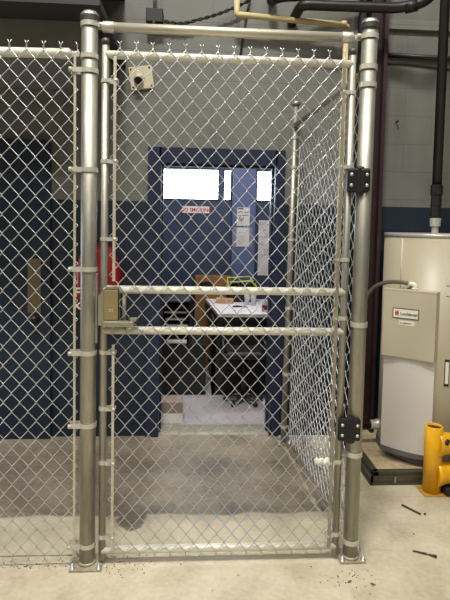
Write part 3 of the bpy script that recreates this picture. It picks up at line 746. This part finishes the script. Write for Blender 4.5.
for nm_, x_, y_, a_, lab_ in (('dry_leaf', 1.165, -.165, .5, 'dry brown leaf on the floor before the right gate post, the left one'), ('dry_leaf', 1.262, -.185, -.6, 'dry brown leaf on the floor before the right gate post, the right one')):
    m = MB(); ca, sa = math.cos(a_), math.sin(a_); o6 = [(-.012, 0), (-.005, .0055), (.004, .005), (.013, 0), (.004, -.006), (-.006, -.005)]
    top_ = [(x_+p*ca-q*sa, y_+p*sa+q*ca, .003+.12*abs(q)+.1*abs(p)) for p, q in o6]
    m.prism([(a1, b1, c1-.0018) for a1, b1, c1 in top_], (0, 0, .0018)); tag(m.build(nm_, M['leaf']), lab_, 'leaf', 'dry leaves on the floor')
m = MB(); rr = random.Random(11)
for k in range(170):
    side = rr.random()
    if side < .45: x, y = rr.gauss(.13, .09), rr.gauss(-.02, .035)
    elif side < .75: x, y = rr.uniform(-.45, -.08), rr.gauss(-.012, .012)
    else: x, y = rr.gauss(1.16, .08), rr.gauss(-.12, .05)
    if abs(x) < .085 and abs(y) < .085: continue
    if abs(x-XR) < .085 and abs(y) < .085: continue
    r = rr.uniform(.0012, .0036); m.sphere((x, y, r*.5), r, 6, .6)
tag(m.build('floor_grit', M['dust']), 'dark grit scattered on the floor around the gate post feet', 'grit', kind='stuff')

# ------------------------------------------------------------ things in the office
t = thing('work_desk', 'white topped desk with a black front seen through the doorway', 'desk', (1.25, 2.75, 0))
top = [(.700, 2.28), (1.80, 2.28), (1.80, 3.22), (.612, 3.22), (.640, 2.95)]
MB().prism([(x, y, .722) for x, y in top], (0, 0, .028)).build('desk_top', M['desk_white'], t)
m = MB(); m.prism([(x-.003*(x < .9), y-.004*(y < 2.5), .690) for x, y in top], (0, 0, .0318)); m.build('top_edge', M['desk_black'], t, 'thick black edge under the top')
MB().box((.655, 2.315, .02), (1.78, 2.335, .690)).build('front_panel', M['desk_black'], t)
MB().box((.655, 2.335, .02), (.675, 3.18, .690)).build('end_panel', M['desk_black'], t)
for x, y in ((.67, 2.33), (1.76, 2.33), (.67, 3.17), (1.76, 3.17)): MB().box((x-.015, y-.015, 0), (x+.015, y+.015, .690)).build('leg', M['desk_black'], t)
t = thing('office_chair', 'black office chair pushed against the front of the desk', 'chair', (.93, 2.02, 0))
m = MB().box((.72, 1.97, .415), (1.13, 2.27, .475), .02); m.build('seat', M['desk_black'], t)
m = MB().box((.74, 1.93, .42), (1.11, 1.965, .60), .015) if False else MB().tube([(1.06, 1.99, .47), (1.10, 1.97, .53), (1.09, 2.10, .555), (1.09, 2.24, .55)], .014, 10); m.build('armrest', M['desk_black'], t)
m = MB().tube([(.76, 1.99, .47), (.73, 1.97, .53), (.74, 2.10, .555), (.74, 2.24, .55)], .014, 10); m.build('armrest', M['desk_black'], t)
MB().tube([(.925, 2.12, .06), (.925, 2.12, .42)], .025, 12).build('gas_column', M['steel_black'], t)
m = MB()
for k in range(5):
    a = 2*PI*k/5+.3; m.tube([(.925, 2.12, .075), (.925+.16*math.cos(a), 2.12+.14*math.sin(a), .05)], .016, 8)
b_ = m.build('star_base', M['steel_black'], t)
for k in range(5):
    a = 2*PI*k/5+.3; MB().sphere((.925+.16*math.cos(a), 2.12+.14*math.sin(a), .022), .022, 10).build('caster', M['desk_black'], b_)
# black paper organizer at left
t = thing('paper_organizer', 'black tiered paper tray cabinet just inside the doorway at left', 'cabinet', (.41, 2.5, 0))
m = MB(); m.box((.20, 2.32, .02), (.60, 2.75, .46)); m.box((.20, 2.32, .46), (.215, 2.75, .85)); m.box((.44, 2.34, .46), (.455, 2.75, .85)); m.box((.20, 2.73, .46), (.455, 2.75, .85)); m.box((.20, 2.32, .84), (.455, 2.75, .855))
m.box((.22, 2.34, 0), (.58, 2.73, .02)); m.build('cabinet_body', M['desk_black'], t)
for i, z in enumerate((.56, .62, .68, .74, .79)): MB().box((.215, 2.315, z), (.44, 2.73, z+.006)).build('tray', M['steel_black'], t)
for i, (z, x0, x1, n) in enumerate(((.566, .23, .42, 'thin paper stack on the lowest tray of the organizer'), (.626, .24, .43, 'thin paper stack on the second lowest tray of the organizer'), (.686, .235, .40, 'thin paper stack on the middle tray of the organizer'), (.746, .22, .42, 'thin paper stack on the second highest tray of the organizer'))):
    tagm(MB().box((x0, 2.318+.01*i % .02, z), (x1, 2.60, z+.010+.003*(i % 2))), 'paper_stack', M['paper'], n, 'papers', 'paper stacks in the organizer')
t = thing('desktop_printer', 'small pale printer on the black cabinet below the trays', 'printer', (.36, 2.45, .46))
MB().box((.245, 2.34, .46), (.425, 2.55, .500), .010).build('body', M['paper'], t)
MB().box((.26, 2.325, .472), (.41, 2.345, .482), .002).build('paper_slot', M['glass'], t)
# boxes and objects
t = thing('cardboard_carton', 'tall brown cardboard carton with a dark hand hole against the far wall', 'carton', (.69, 3.33, 0))
MB().box((.50, 3.24, 0), (.885, 3.44, .985), .004).build('carton_body', M['carton'], t)
m = MB(); m.prism([(.62+.075*math.cos(2*PI*k/16), 3.2395, .90+.032*math.sin(2*PI*k/16)) for k in range(16)], (0, -.002, 0)); m.build('hand_hole', M['darkgap'], t)
t = thing('lime_tray', 'lime yellow edged tray of black oddments at the back of the desk', 'tray', (.98, 3.05, .75))
m = MB(); x0, x1, y0, y1 = .83, 1.13, 2.98, 3.14
m.box((x0, y0, .752), (x1, y1, .760)); m.box((x0, y0, .752), (x0+.012, y1, .93)); m.box((x1-.012, y0, .752), (x1, y1, .90)); m.box((x0, y1-.012, .752), (x1, y1, .95)); m.box((x0, y0, .752), (x1, y0+.012, .88)); m.build('tray_shell', M['desk_black'], t)
m = MB(); m.tube([(x0, y0, .955), (x0+.24, y0, .972), (x1, y0, .90), (x1, y1, .93), (x0+.24, y1, 1.0), (x0+.01, y1, .985), (x0, y0, .955)], .008, 8); m.tube([(x0, y0, .955), (x0, y0, .88)], .009, 8); m.build('lime_rim', M['lime'], t, 'lime yellow rim')
m = MB(); rr = random.Random(8)
for k in range(34): m.sphere((rr.uniform(x0+.04, x1-.04), rr.uniform(y0+.04, y1-.05), rr.uniform(.79, .935)), rr.uniform(.024, .036), 8)
m.build('black_contents', M['desk_black'], t)
tagm(MB().box((.71, 2.88, .750), (.885, 3.0, .795), .004), 'peach_box', M['pink'], 'flat peach coloured box on the desk left of the cups', 'box')
tagm(MB().tube([(.86, 2.66, .758), (.90, 2.68, .758), (1.0, 2.64, .758)], [.006, .008, .005], 8), 'marker_pen', M['ink'], 'black marker lying on the white desk top', 'pen')
for x, y, h, r, lab in ((1.015, 2.82, .10, .028, 'clear plastic cup on the desk, left one of the pair'), (1.075, 2.78, .115, .030, 'clear plastic cup on the desk, right one of the pair')):
    m = MB().lathe((x, y, .750), [(r*.75, 0), (r, h), (r-.002, h), (r*.72, .004)], 16); tagm(m, 'plastic_cup', M['glass'], lab, 'cup', 'cups on the desk')
t = thing('red_bottle', 'small red and white bottle near the front right of the desk', 'bottle', (1.135, 2.42, .75))
MB().lathe((1.135, 2.42, .75), [(.022, 0), (.024, .004), (.024, .085), (.014, .10), (.010, .112)], 16).build('bottle_body', M['glass'], t)
MB().ring((1.135, 2.42, .79), .0243, .0255, .045, 16).build('bottle_label', M['redbag'], t, 'red label')
t = thing('floor_carton', 'small pale carton with a brown top on the office floor at left', 'carton', (.34, 1.93, 0))
MB().box((.232, 1.66, 0), (.405, 1.80, .078), .003).build('carton_base', M['paper'], t)
MB().box((.260, 1.858, .075), (.432, 2.022, .145), .003).build('carton_lid', M['carton'], t) if False else MB().box((.230, 1.658, .078), (.407, 1.802, .165), .003).build('carton_lid', mat('tan_lid', rgb(140, 124, 112), .6), t)
m = MB(); m.prism([(1.085, 2.10, 0), (1.135, 2.08, 0), (1.145, 2.22, 0)], (0, 0, .004)); tagm(m, 'paper_scrap', M['paper'], 'white triangular paper scrap on the office floor at right', 'paper')
# sign and notices
SY = FY
t = thing('no_smoking_sign', 'small white sign with red capitals on the blue wall below the window', 'sign', (.485, SY-.005, 1.69))
MB().box((.350, SY-.008, 1.665), (.645, SY, 1.740)).build('sign_board', mat('sign_white', rgb(244, 226, 230), .5), t)
m = MB(); m.text('NO SMOKING', .054, (.4975, SY-.0085, 1.681), depth=.001, align='CENTER'); o_ = m.build('sign_lettering', M['red'], t, 'red lettering')
t = thing('posted_notice', 'white notice with a black sketch on the blue pier, upper of two', 'notice', (1.03, SY-.073, 1.57))
MB().box((.945, SY-.074, 1.535), (1.085, SY-.070, 1.735)).build('sheet', M['paper'], t)
m = MB(); m.box((.952, SY-.0755, 1.716), (1.015, SY-.074, 1.728))
for q in ([(.958, 1.675), (.985, 1.692), (1.01, 1.680)], [(1.02, 1.690), (1.045, 1.675), (1.065, 1.682)], [(.965, 1.64), (1.0, 1.65), (1.04, 1.645), (1.066, 1.655)], [(.975, 1.635), (.985, 1.59), (1.01, 1.585), (1.015, 1.63)], [(.99, 1.63), (.995, 1.60), (1.005, 1.60)]):
    m.tube([(x, SY-.0745, z) for x, z in q], .0035, 5)
m.build('sketch', M['ink'], t)
t = thing('posted_notice', 'plain white notice in a clear sleeve on the blue pier, lower of two', 'notice', (1.03, SY-.073, 1.38))
MB().box((.902, SY-.0725, 1.300), (1.118, SY-.0695, 1.520)).build('clear_sleeve', mat('sleeve', rgb(136, 136, 160), .3), t, 'grey clear sleeve')
MB().box((.945, SY-.075, 1.308), (1.085, SY-.0725, 1.515)).build('sheet', M['paper'], t)
m = MB()
for i in range(7): m.box((.962, SY-.0756, 1.34+.02*i), (1.02+.04*((i*37) % 5)/5, SY-.075, 1.3425+.02*i))
m.build('print_lines', M['curb'], t)
t = thing('wall_list', 'long narrow handwritten paper list under the right window', 'notice', (1.22, SY-.003, 1.08))
MB().box((1.195, SY-.004, .985), (1.335, SY, 1.60)).build('sheet', M['paper'], t)
m = MB(); rr = random.Random(3)
for z, n in ((1.57, 3), (1.55, 4), (1.49, 3), (1.41, 4), (1.34, 3), (1.325, 3), (1.27, 4), (1.21, 3), (1.19, 2)):
    for k in range(n):
        x = 1.205+k*.028; m.tube([(x, SY-.0045, z), (x+.007, SY-.0045, z+.012), (x+.013, SY-.0045, z-.004), (x+.02, SY-.0045, z+.008)], .0018, 4)
m.build('handwriting', M['ink'], t)

# ------------------------------------------------------------ light
def area(name, loc, sx, sy, e, color, target=None):
    l = bpy.data.lights.new(name, 'AREA'); l.shape = 'RECTANGLE'; l.size = sx; l.size_y = sy; l.energy = e; l.color = color
    o = bpy.data.objects.new(name, l); COL.objects.link(o); o.location = loc
    d = (Vector(target)-Vector(loc)) if target else Vector((0, 0, -1))
    o.rotation_euler = d.to_track_quat('-Z', 'Y').to_euler()
    return o
warm = (1.0, .975, .915)
area('ceiling_lamp', (.05, -1.9, 6.8), .9, .4, 330, warm)
area('ceiling_lamp', (3.0, -2.2, 6.8), 1.2, .4, 90, warm)
area('ceiling_lamp', (.3, -5.4, 6.8), 1.8, .4, 150, warm)
area('ceiling_lamp', (-2.9, -2.4, 6.8), 1.0, .4, 130, warm)
area('bay_door_daylight', (-2.95, 1.30, 1.45), .55, 1.5, 26, (.80, .82, 1.0), (0, 0, 1.45))
area('office_lamp', (.8, 2.3, 2.65), 1.0, .3, 26, (1.0, .96, .90))
wd = bpy.data.worlds.new('world'); S.world = wd; wd.use_nodes = True
wd.node_tree.nodes['Background'].inputs[0].default_value = (.9, .95, 1, 1); wd.node_tree.nodes['Background'].inputs[1].default_value = .05

vs_ = S.view_settings
vs_.view_transform = 'Standard'; vs_.look = 'None'; vs_.gamma = 1; vs_.use_curve_mapping = False; vs_.exposure = 0.14
